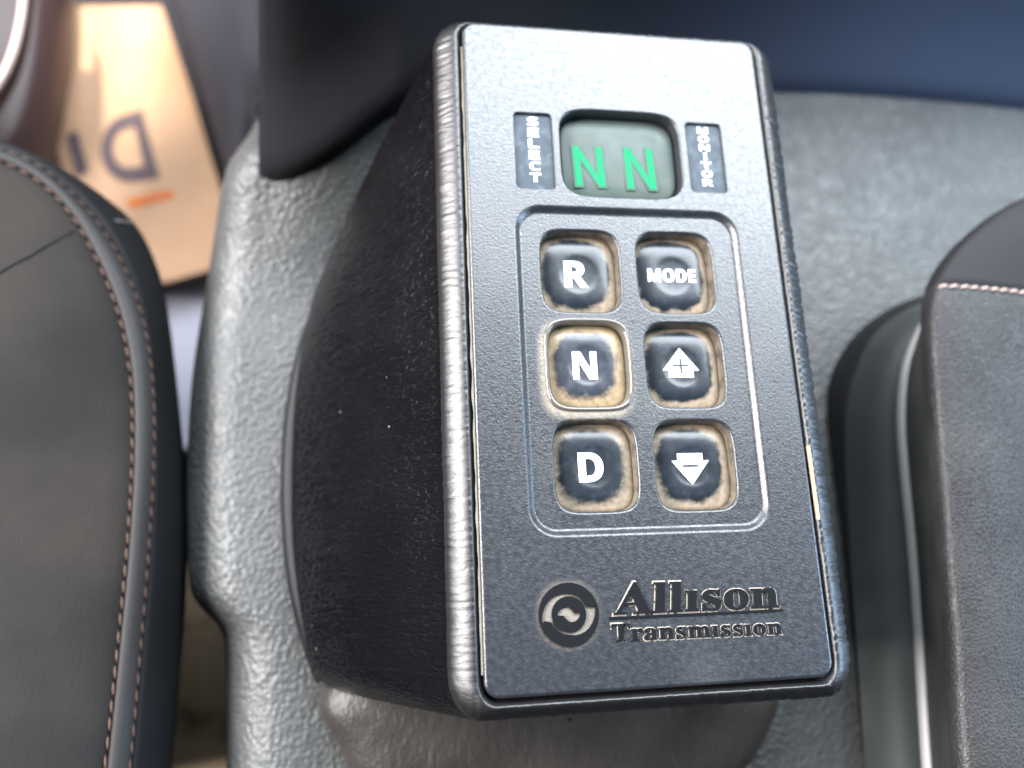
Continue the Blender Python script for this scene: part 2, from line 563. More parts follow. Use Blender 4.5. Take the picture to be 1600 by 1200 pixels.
def text_part(name, body, rect, z, h, mat, parent, offset=0.0, keep_dots=True, quad=None, bevel=0.0, min_z=None):
    """body as raised letters fitted in rect (x0, y0, x1, y1) mm, or in a quad of 4 points"""
    c = bpy.data.curves.new('t', 'FONT')
    c.body = body
    c.size = 1.0
    c.offset = offset
    c.extrude = 0.02
    c.resolution_u = 6
    o = bpy.data.objects.new('t', c)
    S.collection.objects.link(o)
    dg = bpy.context.evaluated_depsgraph_get()
    dg.update()
    me = bpy.data.meshes.new_from_object(o.evaluated_get(dg))
    bpy.data.objects.remove(o)
    bm = bmesh.new()
    bm.from_mesh(me)
    bpy.data.meshes.remove(me)
    bmesh.ops.remove_doubles(bm, verts=bm.verts, dist=1e-5)
    if not keep_dots:
        seen, isl = set(), []
        for v in bm.verts:
            if v in seen:
                continue
            st, comp = [v], []
            seen.add(v)
            while st:
                w = st.pop()
                comp.append(w)
                for e in w.link_edges:
                    x = e.other_vert(w)
                    if x not in seen:
                        seen.add(x)
                        st.append(x)
            isl.append(comp)
        for comp in isl:
            ys = [v.co.y for v in comp]
            if min(ys) > 0.40:
                bmesh.ops.delete(bm, geom=comp, context='VERTS')
    xs = [v.co.x for v in bm.verts]
    ys = [v.co.y for v in bm.verts]
    x0, x1, y0, y1 = min(xs), max(xs), min(ys), max(ys)
    for v in bm.verts:
        u, w = (v.co.x - x0) / (x1 - x0), (v.co.y - y0) / (y1 - y0)
        top = v.co.z > 0
        if quad:
            a, b_, c_, d_ = [Vector(q) for q in quad]
            p = a.lerp(b_, u).lerp(d_.lerp(c_, u), w)
            v.co = (p.x, p.y, z + (h if top else -0.3))
        else:
            v.co = (rect[0] + (rect[2] - rect[0]) * u, rect[1] + (rect[3] - rect[1]) * w, z + (h if top else -0.3))
    bmesh.ops.recalc_face_normals(bm, faces=bm.faces)
    cx = sum((v.co for v in bm.verts), Vector()) / len(bm.verts)
    return link(name, bm, mat, parent, smooth=False, origin=(cx.x, cx.y, z))


def poly_part(bm, pts, z0, z1):
    b = [bm.verts.new((p[0], p[1], z0)) for p in pts]
    t = [bm.verts.new((p[0], p[1], z1)) for p in pts]
    n = len(pts)
    bm.faces.new(t)
    bm.faces.new(b[::-1])
    for j in range(n):
        bm.faces.new((b[j], b[(j + 1) % n], t[(j + 1) % n], t[j]))


# six push buttons, each with its legend
def cap_profile(zc):
    return [(1.0, zc - 2.4), (0.998, zc - 1.5), (0.965, zc - 1.05), (0.90, zc - 0.80), (0.84, zc - 0.55), (0.76, zc - 0.28), (0.68, zc - 0.12), (0.60, zc - 0.04),
            (0.52, zc), (0.47, zc - 0.02), (0.44, zc - 0.06), (0.40, zc - 0.12), (0.33, zc - 0.17), (0.2, zc - 0.2), (0.1, zc - 0.21)]


ZC = RZ_IN - 1.9
labels = {'R': 'round dished button marked R with tan dust round its edge', 'MODE': 'button marked MODE with tan dust round its edge',
          'N': 'button marked N standing proud in a thin shiny ring', 'UP': 'button with white up arrow and plus sign',
          'D': 'button marked D with tan dust round its edge', 'DOWN': 'button with white down arrow and minus sign'}
for i, (k, (x, y)) in enumerate(BTN.items()):
    zc = ZC + (1.0 if k == 'N' else 0)
    cm = cap_mat('push button ' + k.lower(), (0.010, 0.014, 0.019) if k != 'N' else (0.022, 0.026, 0.034),
                 (0.32, 0.255, 0.185) if k != 'N' else (0.33, 0.245, 0.145), {'R': .90, 'MODE': .92, 'N': .80, 'UP': .88, 'D': .86, 'DOWN': .85}[k], {'R': .08, 'MODE': .05, 'N': .10, 'UP': .07, 'D': .12, 'DOWN': .09}[k], i * 3.1)
    bm = bmesh.new()
    dome(bm, sq(x, y, 8.38, 8.98), cap_profile(zc), 8.9)
    b_ = link('button', bm, cm, sel, origin=(x, y, zc))
    b_['label'] = labels[k]
    zt = zc - 0.30
    if k == 'MODE':
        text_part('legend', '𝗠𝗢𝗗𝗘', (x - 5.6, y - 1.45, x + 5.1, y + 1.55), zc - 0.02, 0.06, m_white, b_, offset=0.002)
    elif k in 'RND':
        g = {'R': '𝗥', 'N': '𝗡', 'D': '𝗗'}[k]
        dx = -0.6
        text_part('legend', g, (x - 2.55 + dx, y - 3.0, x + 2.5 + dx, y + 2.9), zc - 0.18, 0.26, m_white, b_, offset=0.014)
    else:
        sgn = 1 if k == 'UP' else -1
        bm = bmesh.new()
        pts = [(-3.9, -0.9), (-2.6, -0.9), (-2.6, -2.4), (2.7, -2.4), (2.7, -0.9), (4.0, -0.9), (0.1, 3.9)]
        pts = [(x - 0.4 + px_, y + 0.2 + sgn * py_) for px_, py_ in pts]
        if sgn < 0:
            pts = pts[::-1]
        poly_part(bm, pts, zc - 0.6, zc + 0.08)
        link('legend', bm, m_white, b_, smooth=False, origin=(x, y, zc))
        bm = bmesh.new()
        sx_, sy_ = x - 0.35, y + 0.2 + sgn * 0.15
        h_, l_ = 0.26, 1.7
        if sgn > 0:
            cr = [(-l_, -h_), (-h_, -h_), (-h_, -l_), (h_, -l_), (h_, -h_), (l_, -h_), (l_, h_), (h_, h_), (h_, l_), (-h_, l_), (-h_, h_), (-l_, h_)]
        else:
            cr = [(-l_, -h_), (l_, -h_), (l_, h_), (-l_, h_)]
        poly_part(bm, [(sx_ + a_, sy_ + b2_) for a_, b2_ in cr], zc, zc + 0.16)
        link('sign_mark', bm, m_dark_ink, b_, smooth=False, origin=(x, y, zc))

# thin proud ring round the N button
bm = bmesh.new()
x, y = BTN['N']
ring = sq(x, y, 9.1, 9.7)
V = loft(bm, [ring(o, RZ_IN + z) for o, z in ((-1.0, -1.5), (-0.75, 0.1), (-0.55, 0.42), (-0.25, 0.5), (0.0, 0.36), (0.12, 0.1), (0.15, -0.2))], closed=True, flip=True)
m_ring, _ = M('clear smoky bezel', (0.10, 0.09, 0.075), 0.16, 0.8, coat=0.5)
link('button_ring', bm, m_ring, sel, origin=(x, y, RZ_IN))
# display window with two green digits
bm = bmesh.new()
dome(bm, sq(0, 39.6, 13.1, 9.9, 5.2), [(1, -3.3), (0.985, -2.75), (0.95, -2.6), (0.6, -2.3), (0.2, -2.15)])
disp = link('display_window', bm, m_screen, sel, origin=(0, 39.6, -2.6))


def digit(x0, x1, y0, y1, z):
    bm = bmesh.new()
    w = 1.2
    sh = 0.35
    poly_part(bm, [(x0 + sh, y0), (x0 + w + sh, y0), (x0 + w, y1), (x0, y1)], z - .3, z)
    poly_part(bm, [(x1 - w + sh, y0), (x1 + sh, y0), (x1, y1), (x1 - w, y1)], z - .3, z)
    poly_part(bm, [(x1 - w + .2, y0 + .2), (x1 + .1, y0 + .2), (x0 + w, y1 - .2), (x0 + .1, y1 - .2)], z - .3, z - 0.04)
    g_ = bmesh.new()
    e = 0.45
    for q in ([(x0 + sh - e, y0 - e), (x0 + w + sh + e, y0 - e), (x0 + w + e, y1 + e), (x0 - e, y1 + e)], [(x1 - w + sh - e, y0 - e), (x1 + sh + e, y0 - e), (x1 + e, y1 + e), (x1 - w - e, y1 + e)]):
        poly_part(g_, q, z - .3, z - 0.10)
    poly_part(g_, [(x1 - w + .2 - e, y0 + .2), (x1 + .1 + e, y0 + .2), (x0 + w + e, y1 - .2), (x0 + .1 - e, y1 - .2)], z - .3, z - 0.12)
    link('digit_glow', g_, m_glow, disp, smooth=False, origin=((x0 + x1) / 2, (y0 + y1) / 2, z))
    return link('digit', bm, m_digit, disp, smooth=False, origin=((x0 + x1) / 2, (y0 + y1) / 2, z))


digit(-10.3, -3.9, 32.8, 42.0, -2.02)
digit(1.3, 7.6, 32.6, 42.2, -1.98)

# the two narrow side labels, letters stacked downwards
for (cx, cy, hh, word, fn) in ((-19.35, 39.5, 8.9, 'SELECT', hole_sel), (19.45, 39.7, 8.4, 'MONITOR', hole_mon)):
    bm = bmesh.new()
    r_ = fn(-0.02, 0)
    vs = [bm.verts.new((p.x, p.y, -0.62)) for p in r_]
    bm.faces.new(vs)
    lab = link('side_label', bm, m_pocket, sel, smooth=False, origin=(cx, cy, -0.62))
    lab['label'] = 'narrow blue grey label reading %s downwards' % word
    n = len(word)
    bms = None
    y1, y0 = cy + hh - 0.6, cy - hh + 1.2
    st = (y1 - y0) / n
    for q, ch in enumerate(word):
        g = chr(0x1D5D4 + ord(ch) - 65)
        w = 1.2 if ch != 'I' else 0.42
        text_part('letter', g, (cx + 0.1 - w, y1 - st * (q + 1) + .62, cx + 0.1 + w, y1 - st * q), -0.62, 0.04, m_white, lab, offset=0.0)

# emblem and maker's writing, raised from the plate
bm = bmesh.new()
ex, ey, er = at(888.5, 960, 0).x, at(888.5, 960, 0).y, 5.75
zk = [0]


def arc_shape(a0, a1, rin, rout, rot, n=40):
    """rin/rout: functions of 0..1 along the arc"""
    o, i = [], []
    for k in range(n + 1):
        t = k / n
        a = math.radians(a0 + (a1 - a0) * t + rot)
        o.append((ex + er * rout(t) * math.cos(a), ey + er * rout(t) * math.sin(a)))
        i.append((ex + er * rin(t) * math.cos(a), ey + er * rin(t) * math.sin(a)))
    pts = o + i[::-1]
    if a1 < a0:
        pts = pts[::-1]
    zk[0] += 0.012
    poly_part(bm, pts, -0.2, 0.34 + zk[0])


def cap_t(t):
    return max(0.0, 1 - max(0, (t - .93) / .07) ** 2) ** .5


for rot in (0, 180):
    # outer band: thin at its start, full at its end
    arc_shape(207, 12, lambda t: 1 - .17 - (-.12 + 0.32 * min(1, t / .6)) * cap_t(t), lambda t: 1.0 - .16 * (1 - cap_t(t)), rot)
    # inner hook
    arc_shape(192, 2, lambda t: 0.42 - 0.25 * min(1, .1 + 1.3 * t) * cap_t(t), lambda t: 0.57 - .15 * (1 - cap_t(t)), rot)
bmesh.ops.recalc_face_normals(bm, faces=bm.faces)
link('emblem', bm, m_gloss, sel, smooth=False, origin=(ex, ey, 0))


def q4(p):
    return [(v.x, v.y, 0) for v in (at(u, w, 0) for u, w in p)]


a_quad = q4([(958, 962), (1217, 950), (1213, 904), (962, 910)])
m_halo, _ = M('dust packed round the letters', (0.36, 0.32, 0.27), 0.9, 0.1, bumps=[('noise', 2500, 0.06, U, 2, 0)], var=[((0.03, 0.03, 0.032), 700, .52, .62)])
text_part('letter_dust', '𝐀𝐥𝐥𝐢𝐬𝐨𝐧', None, 0, 0.03, m_halo, sel, offset=0.026, keep_dots=False, quad=[Vector(p) + Vector((dx, dy, 0)) for p, dx, dy in zip(a_quad, (-.3, .3, .3, -.3), (-.3, -.3, .3, .3))])
text_part('maker_name', '𝐀𝐥𝐥𝐢𝐬𝐨𝐧', None, 0, 0.38, m_gloss, sel, offset=0.012, keep_dots=False, quad=a_quad)
t_quad = q4([(956, 1003), (1222, 991), (1219, 966), (955, 975)])
text_part('letter_dust', '𝐓𝐫𝐚𝐧𝐬𝐦𝐢𝐬𝐬𝐢𝐨𝐧', None, 0, 0.04, m_halo, sel, offset=0.026, keep_dots=False, quad=[Vector(p) + Vector((dx, dy, 0)) for p, dx, dy in zip(t_quad, (-.2, .2, .2, -.2), (-.25, -.25, .25, .25))])
text_part('maker_name', '𝐓𝐫𝐚𝐧𝐬𝐦𝐢𝐬𝐬𝐢𝐨𝐧', None, 0, 0.30, m_gloss, sel, offset=0.004, keep_dots=False, quad=t_quad)
bm = bmesh.new()
poly_part(bm, [(p[0], p[1]) for p in q4([(951, 967.5), (1222, 954.5), (1222, 951.5), (951, 964)])], -0.2, 0.33)
link('underline', bm, m_gloss, sel, smooth=False, origin=(at(1080, 960, 0).x, at(1080, 960, 0).y, 0))

# leatherette housing: rolled rim, then flared walls
NX, NY, NC = 90, 420, 14


def rim_ring(hx, hy, r, z, xo=0.0, yo=0.0):
    out = []

    def side(a, b_, n):
        for k in range(n):
            out.append(a.lerp(b_, k / n))
    A = Vector
    c = [(hx - r, hy - r, 0), (-(hx - r), hy - r, 90), (-(hx - r), -(hy - r), 180), (hx - r, -(hy - r), 270)]
    seq = [(c[3], c[0], NY), (c[0], c[1], NX), (c[1], c[2], NY), (c[2], c[3], NX)]
    nrm = [Vector((1, 0, 0)), Vector((0, 1, 0)), Vector((-1, 0, 0)), Vector((0, -1, 0))]
    for i, (p, q, n) in enumerate(seq):
        a = A((p[0], p[1], 0)) + nrm[i] * r
        b_ = A((q[0], q[1], 0)) + nrm[i] * r
        side(a, b_, n)
        for k in range(NC):
            th = math.radians([0, 90, 180, 270][i] + 90 * k / NC)
            out.append(A((q[0], q[1], 0)) + Vector((math.cos(th), math.sin(th), 0)) * r)
    for v in out:
        v.x += xo
        v.y += yo
        v.z = z
    return out


top_prof = [(33.6, 69.0, 2.5, -3.2), (34.15, 69.4, 2.8, -2.4), (34.4, 69.7, 3.0, -1.3), (34.9, 69.9, 3.2, -0.75)]
cx_, cz_ = 34.9, -0.75
for a, l in ((-50, .35), (-15, .35), (12, .4), (20, .5), (26, .5), (30, .5), (33, .5), (36, .5), (39, .5), (42, .5), (46, .5), (52, .5), (60, .5), (70, .5), (78, .6), (82, .6)):
    cx_ += l * math.cos(math.radians(a))
    cz_ -= l * math.sin(math.radians(a))
    top_prof.append((cx_, 69.9 + (cx_ - 34.9) * .42, 3.2 + (cx_ - 34.9) * .6, cz_))
rings_ = [rim_ring(hx, hy, r, z) for hx, hy, r, z in top_prof]
for row in rings_:                                         # the rim is fuller along the front edge
    for v in row:
        if v.y < -60:
            v.y -= 0.38 * (-v.y - 66) if v.y < -66 else 0
ZT = rings_[-1][0].z
top = rings_[-1]
# bottom outline of the wall (plan at z=-50), left side bows outwards, back slopes in under the panel
lb = [at(u, v, -50) for u, v in ((505, 415), (480, 510), (464, 620), (458, 750), (462, 870), (478, 990), (500, 1090))]


def bot_point(p):
    ty = (p.y + 75.3) / 150.6                              # 0 front .. 1 back
    y = -75.5 + ty * (lb[0].y + 75.5)
    n = len(lb)
    s = min(max((1 - ty) * (n - 1), 0), n - 1.001)
    i = int(s)
    xl = lb[i].x + (lb[i + 1].x - lb[i].x) * (s - i)
    tx = (p.x + 39.8) / 79.6
    return Vector((xl + (43 - xl) * tx, y, -50))


bot_c = crom(lb, 200)


def bot_point2(p):
    ty = min(max((p.y + 75.3) / 150.6, 0), 1)
    q = bot_c[int(round((1 - ty) * 199))]
    tx = (p.x + 39.8) / 79.6
    yy = q.y
    return Vector((q.x + (43 - q.x) * tx, yy - (2.0 * (1 - ty) * 0), -50))


bot = [bot_point2(p) for p in top]
K = 46
for k in range(1, K + 1):
    t = k / K
    row = []
    for p, q in zip(top, bot):
        v = p.lerp(q, t)
        v.z = ZT + (-50 - ZT) * t
        # slight belly on the wall
        v.x += (-1 if p.x < -30 else 0) * 1.0 * math.sin(math.pi * t)
        row.append(v)
    rings_.append(row)
# creases gathered across the rim and fading down the wall
for i, row in enumerate(rings_):
    depth = max(0.0, -row[0].z)
    for v in row:
        x, y, z = v.x, v.y, v.z
        on_side = abs(x) > abs(y) - 36
        s = y if abs(x) > 33 and abs(y) < 69 else x
        side = 1.0 if x < 0 else 2.0
        wr = noise.noise(Vector((s * 1.25 + 0.9 * noise.noise(Vector((x * .35, s * .2, 5))), x * .16 if abs(x) > 33 else y * .16, side * 7)))
        wr2 = noise.noise(Vector((s * 2.6, (x if abs(x) > 33 else y) * .30, side * 13)))
        amp = math.exp(-max(0, depth - 3.0) / 3.5) * min(1, max(0, i - 1) / 3)
        a = (0.13 * wr + 0.08 * wr2) * amp * (1 + 0.8 * min(1, depth / 3))
        if side == 2:
            a *= 2.0
        lump = 0.10 * noise.noise(Vector((x * .06, y * .05, z * .06))) * min(1, depth / 8)
        n = Vector((x if abs(x) > 33 else 0, y if abs(y) > 69 else 0, 0))
        n = n.normalized() if n.length > 0 else Vector((0, 0, 0))
        up = math.exp(-depth / 1.5)
        v += n * (a * (1 - up) + lump) + Vector((0, 0, a * up))
bm = bmesh.new()
loft(bm, rings_, closed=True)
bmesh.ops.recalc_face_normals(bm, faces=bm.faces)
for f in bm.faces:
    if f.calc_center_median().z > -5.6:
        f.material_index = 1
housing = link('housing', bm, m_leather, sel)
housing.data.materials.append(m_rim)

# dusty foam line caught between plate and rim on the left
bm = bmesh.new()
n = 160
rows = [[], []]
for k in range(n):
    y = -66 + 130 * k / (n - 1)
    w = 0.12 + 0.25 * noise.noise(Vector((y * .25, 3, 0)))
    rows[0].append(Vector((-34.02, y, -0.50)))
    rows[1].append(Vector((-34.3 - w, y, -0.33)))
loft(bm, rows)
link('dust_line', bm, m_dust, sel)
bm = bmesh.new()
pa, pb = at(1260.5, 697, -0.3), at(1276.5, 812, -0.3)
rows = []
for t in (0, .25, .5, .75, 1):
    p = pa.lerp(pb, t)
    rows.append([p + Vector((-0.15, 0, 0.0)), p + Vector((-.15, 0, .3)), p + Vector((0.55, 0, .3)), p + Vector((0.55, 0, -0.3))])
loft(bm, rows)
link('edge_strip', bm, m_strip, sel, smooth=False)

# satin flange round the foot of the wall
fl_px = [(516, 420), (480, 500), (455, 585), (441, 690), (439, 800), (449, 910), (470, 1000), (484, 1045), (494, 1068)]
fl = crom([at(u, v, -54) for u, v in fl_px], 120)
bm = bmesh.new()
cen = Vector((-20, -30, 0))
rows = []
for (o, z) in ((-9, -49.0), (-3.2, -50.2), (-1.6, -50.6), (-0.6, -51.6), (0, -53.2), (0, -55.5), (-0.4, -62)):
    rows.append([Vector((p.x - o * -1 * 0 + (cen.x - p.x) / (cen - p).length * (-o), p.y + (cen.y - p.y) / (cen - p).length * (-o) * .6, z)) for p in fl])
loft(bm, rows, flip=True)
bmesh.ops.recalc_face_normals(bm, faces=bm.faces)
link('flange', bm, m_flange, sel)

# padded pedestal bulging out under the front edge
pd = crom([at(u, v, -56) for u, v in ((500, 1085), (530, 1165), (575, 1235), (720, 1275), (900, 1290), (1080, 1270), (1160, 1200), (1198, 1140), (1212, 1080), (1150, 1000), (850, 960), (600, 1000))], 120, closed=True)
bm = bmesh.new()
c = sum(pd, Vector()) / len(pd)
rows = []
for s, z in ((1.0, -62), (1.0, -56), (0.985, -53.5), (0.95, -51.2), (0.88, -49.2), (0.75, -47.6), (0.5, -46.4), (0.2, -46), (0.01, -45.9)):
    rows.append([Vector((c.x + (p.x - c.x) * s, c.y + (p.y - c.y) * s, z)) for p in pd])
loft(bm, rows, closed=True)
bmesh.ops.recalc_face_normals(bm, faces=bm.faces)
link('pedestal', bm, m_pedestal, sel)

# ------------------------------------------------------------------ engine cover
cov_px = [(405, -60), (398, 60), (385, 180), (354, 300), (320, 430), (296, 560), (286, 700), (286, 850), (292, 925), (318, 962), (343, 995), (347, 1100), (347, 1260)]
cl = crom([at(u, v, -72) for u, v in cov_px], 240)
y_hi, y_lo = 230, -125


def xl(y):
    for i in range(len(cl) - 1):
        if cl[i].y >= y >= cl[i + 1].y:
            k = (cl[i].y - y) / max(cl[i].y - cl[i + 1].y, 1e-6)
            return cl[i].x + (cl[i + 1].x - cl[i].x) * k
    return cl[0].x if y > cl[0].y else cl[-1].x


def foot_y(x):
    if x <= ft[0].x:
        return ft[0].y
    for i in range(len(ft) - 1):
        if ft[i].x <= x <= ft[i + 1].x:
            k = (x - ft[i].x) / max(ft[i + 1].x - ft[i].x, 1e-6)
            return ft[i].y + (ft[i + 1].y - ft[i].y) * k
    return ft[-1].y


foot_px = [(408, 290), (440, 300), (480, 296), (530, 278), (600, 240), (700, 190), (850, 155), (1050, 135), (1250, 138), (1450, 152), (1650, 170), (1900, 192)]
ft = crom([at(u, v, -61) for u, v in foot_px], 140)


def cover_z(x, y):
    z = -60.0
    z -= 2.0 * noise.noise(Vector((x * .012, y * .012, 0)))
    wl = 1 / (1 + math.exp((x - 5) / 14))
    fy = foot_y(x)
    over = max(0, y - fy - 8) if x > ft[0].x - 4 else 0
    d = min(y, fy) - (fy - (14 + 26 * wl))
    wl *= min(1, max(0, (x - xl(y) - 6) / 40)) ** 1.3
    z -= over * 0.8
    if d > 0:
        z += (0.005 + 0.012 * wl) * d * d
    return z


rows = []
NYR = 150
for j in range(NYR):
    y = y_lo + (y_hi - y_lo) * j / (NYR - 1)
    x0 = xl(y)
    row = []
    R = 16.0
    for (dx, dz) in ((-1.5, -190), (-1.0, -120), (-0.6, -70), (0, -45), (0.0, -30)):
        row.append(Vector((x0 + dx, y, cover_z(x0, y) + dz)))
    for k in range(1, 11):
        a = math.radians(9 * k)
        row.append(Vector((x0 + R * (1 - math.cos(a)), y, cover_z(x0 + R, y) - 20 + 20 * math.sin(a))))
    for k in range(1, 60):
        x = x0 + R + (460 - x0 - R) * (k / 59) ** 1.3
        row.append(Vector((x, y, cover_z(x, y))))
    rows.append(row)
bm = bmesh.new()
loft(bm, rows)
bmesh.ops.recalc_face_normals(bm, faces=bm.faces)
cov = link('engine_cover', bm, m_cover)
cov['label'] = 'pebble grained grey green moulded cover that the gear selector stands on'
cov['category'] = 'engine cover'

# ------------------------------------------------------------------ fascia rising behind
prof = [(-3.5, -10), (-2.5, 1.5), (-1, 4.0), (2, 6.0), (6, 8.5), (12, 12.5), (17, 18), (22, 26), (27, 36), (32, 52), (36, 66), (40, 74), (48, 80), (60, 82), (90, 82), (90, -60)]


def fascia(pts, k0, side=False):
    rows = []
    for (dy, dz) in prof:
        h = dz * (1.15 if dy < 60 else 1) - k0
        row = [Vector((p.x - dy * 0.15, p.y + dy, cover_z(p.x, p.y) + h)) for p in pts]
        if side:                                           # its left end stands upright along the cover's rounded shoulder
            z, y = row[0].z, row[0].y
            v = 300
            for _ in range(40):
                q = at(404, v, z)
                v -= (y - q.y) * 4
            dx = q.x - row[0].x
            for i, r in enumerate(row):
                r.x += dx * max(0, 1 - i / 30)
            row = [row[0] + Vector((1, 2, -60)), row[0] + Vector((0, .5, -3))] + row
        rows.append(row)
    bm = bmesh.new()
    loft(bm, rows)
    bmesh.ops.recalc_face_normals(bm, faces=bm.faces)
    return bm


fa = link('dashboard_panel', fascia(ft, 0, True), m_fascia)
fa['label'] = 'blurred dark blue grey moulded panel rising behind the top of the gear selector'
fa['category'] = 'dashboard panel'

# ------------------------------------------------------------------ left seat
seat = thing('seat', 'charcoal cloth seat cushion with double copper stitching along its rounded edge', 'seat', at(100, 700, -150))
N_ = 160
s1 = crom([at(u, v, -52) for u, v in ((-160, 205), (-60, 228), (0, 250), (60, 282), (110, 332), (150, 400), (185, 485), (204, 580), (208, 700), (200, 850), (186, 1000), (165, 1200), (150, 1300))], N_)
s2 = crom([at(u, v, -54) for u, v in ((-160, 192), (-60, 213), (0, 232), (50, 252), (105, 293), (152, 345), (192, 410), (222, 490), (238, 580), (242, 700), (234, 850), (222, 1000), (204, 1200), (190, 1300))], N_)
s3 = crom([at(u, v, -78) for u, v in ((-160, 205), (-60, 222), (20, 243), (100, 272), (165, 308), (215, 355), (248, 425), (264, 500), (278, 620), (290, 760), (291, 900), (280, 1060), (268, 1200), (260, 1300))], N_)
cx0 = at(-500, 800, -52)
bm = bmesh.new()
rows = []
for t in (1, .85, .7, .55, .42, .3, .2, .12, .06, .025, 0.008, 0):
    dz = 5.5 * (1 - (1 - min(1, t / .35)) ** 2) - 1.4 * math.exp(-t / .01)
    row = []
    for p in s1:
        v = p.lerp(Vector((cx0.x, p.y * .6 + cx0.y * .4, p.z)), t)
        v.z += dz + .8 * noise.noise(Vector((v.x * .02, v.y * .02, 1))) * min(1, t * 5)
        row.append(v)
    rows.append(row)
loft(bm, rows)
bmesh.ops.recalc_face_normals(bm, faces=bm.faces)
cush = link('cushion', bm, m_seatfab, seat)
bm = bmesh.new()
rows = []
for k in range(9):
    t = k / 8
    rows.append([a.lerp(b_, t) + Vector((0, 0, 1.3 * math.sin(math.pi * t) - 1.2 * (1 if k in (0, 8) else 0))) for a, b_ in zip(s1, s2)])
loft(bm, rows)
bmesh.ops.recalc_face_normals(bm, faces=bm.faces)
link('welt', bm, m_welt, seat)
bm = bmesh.new()
rows = []
for k in range(12):
    t = k / 11
    row = []
    for a, b_ in zip(s2, s3):
        v = a.lerp(b_, t ** .9)
        v.z = a.z - 0.8 + (b_.z - a.z) * (t ** 2.2) + 1.2 * math.sin(math.pi * min(1, t * 3)) * .4
        row.append(v)
    rows.append(row)
for dz in (-12, -40, -80, -150):
    rows.append([Vector((p.x - 0.55 * abs(dz), p.y, p.z + dz)) for p in s3])
loft(bm, rows)
bmesh.ops.recalc_face_normals(bm, faces=bm.faces)
bolst = link('side_bolster', bm, m_seatside, seat)
random.seed(3)
bm = bmesh.new()
stitches(bm, [p.lerp(q, -0.04) + Vector((0, 0, -.2)) for p, q in zip(s1, s2)], 2.8, 0.9, 0.25, 0.3)
link('stitching', bm, m_thread, seat)
bm = bmesh.new()
stitches(bm, [p.lerp(q, 0.97) + Vector((0, 0, -.1)) for p, q in zip(s1, s2)], 2.8, 0.9, 0.25, 0.3)
link('stitching', bm, m_thread, seat)
from mathutils.bvhtree import BVHTree


def on(obj, pts, lift=0.0):
    """points of obj's surface that stand under the given photograph positions"""
    me = obj.data
    org = world_loc(obj)
    t = BVHTree.FromPolygons([(v.co + org) / MM for v in me.vertices], [p.vertices[:] for p in me.polygons])
    out = []
    for u, v in pts:
        d = (at(u, v, -100) - CAM).normalized()
        h = t.ray_cast(CAM, d)
        if h[0] is not None:
            out.append(h[0] - d * lift)
    return out


# pressed crease and the pale seam end
bm = bmesh.new()
tube(bm, crom(on(cush, [(-20, 437), (20, 413), (40, 403), (65, 388), (85, 376), (113, 362)], 0.0), 30), 0.35, 6)
link('seam', bm, m_rdark, seat)
bm = bmesh.new()
tube(bm, crom(on(bolst, [(178, 344), (190, 346), (205, 348), (216, 351), (224, 353)], 0.0), 16), 0.3, 6)
sm = link('seam', bm, m_pipe, seat)
sm['label'] = 'short pale seam on the dark side of the cushion'

# ------------------------------------------------------------------ right seat
rs = thing('seat', 'dark leather seat edge with pale grey piping and a single stitched seam', 'seat', at(1500, 800, -120))
r0 = crom([at(u, v, -61) for u, v in ((1372, 1330), (1350, 1200), (1335, 1050), (1318, 880), (1300, 740), (1290, 650), (1296, 585), (1330, 525), (1385, 482), (1440, 462), (1520, 450), (1700, 440))], N_)
r1 = crom([at(u, v, -50) for u, v in ((1370, 1330), (1352, 1200), (1342, 1050), (1330, 880), (1322, 740), (1322, 650), (1334, 590), (1360, 530), (1400, 494), (1445, 472), (1520, 460), (1700, 450))], N_)
r2 = crom([at(u, v, -38) for u, v in ((1466, 1330), (1452, 1200), (1440, 1020), (1428, 860), (1415, 730), (1411, 650), (1418, 580), (1436, 530), (1462, 490), (1500, 470), (1570, 450), (1700, 430))], N_)
r3 = crom([at(u, v, -14) for u, v in ((1524, 1330), (1510, 1200), (1498, 1030), (1486, 870), (1476, 740), (1466, 620), (1459, 520), (1463, 452), (1490, 398), (1540, 347), (1600, 308), (1700, 270))], N_)


def strip(a, b_, n, bulge, e=1.0, z_lo=0.0):
    rows = []
    for k in range(n + 1):
        t = k / n
        rows.append([p.lerp(q, t) + Vector((-.35, 0, 1)) * bulge * math.sin(math.pi * t) for p, q in zip(a, b_)])
    return rows


bm = bmesh.new()
rows = [[p + Vector((6, -1, -60)) for p in r0], [p + Vector((1, 0, -12)) for p in r0]] + strip(r0, r1, 8, 1.5)
loft(bm, rows)
link('base_trim', bm, m_rdark, rs)
bm = bmesh.new()
loft(bm, strip(r1, [p + Vector((0, 0, -1)) for p in r2], 10, 2.5))
link('side_panel', bm, m_rfab, rs)
bm = bmesh.new()
tube(bm, [p + Vector((0, 0, .2)) for p in r2], 1.8, 10)
link('piping', bm, m_pipe, rs)
bm = bmesh.new()
rows = strip([p + Vector((0.4, 0, -1)) for p in r2], [p + Vector((-.2, 0, -2.5)) for p in r3], 8, 0.8)
loft(bm, rows)
link('edge_band', bm, m_rfab, rs)
# leather top: rolls from r3 inwards, split where the seam crosses
far = at(2000, 760, -14)
prof_t = [(-.004, -4.5), (-0.004, -2.2), (0, -.9), (.006, -.2), (.014, .2), (.03, .6), (.07, 1.3), (.14, 2.0), (.22, 2.3), (.34, 2.3), (.5, 2), (.75, 1), (1, 0)]
split = None
best = 1e9
sp_p = at(1466, 442, -14)
for i, p in enumerate(r3):
    if (p - sp_p).length < best:
        best, split = (p - sp_p).length, i


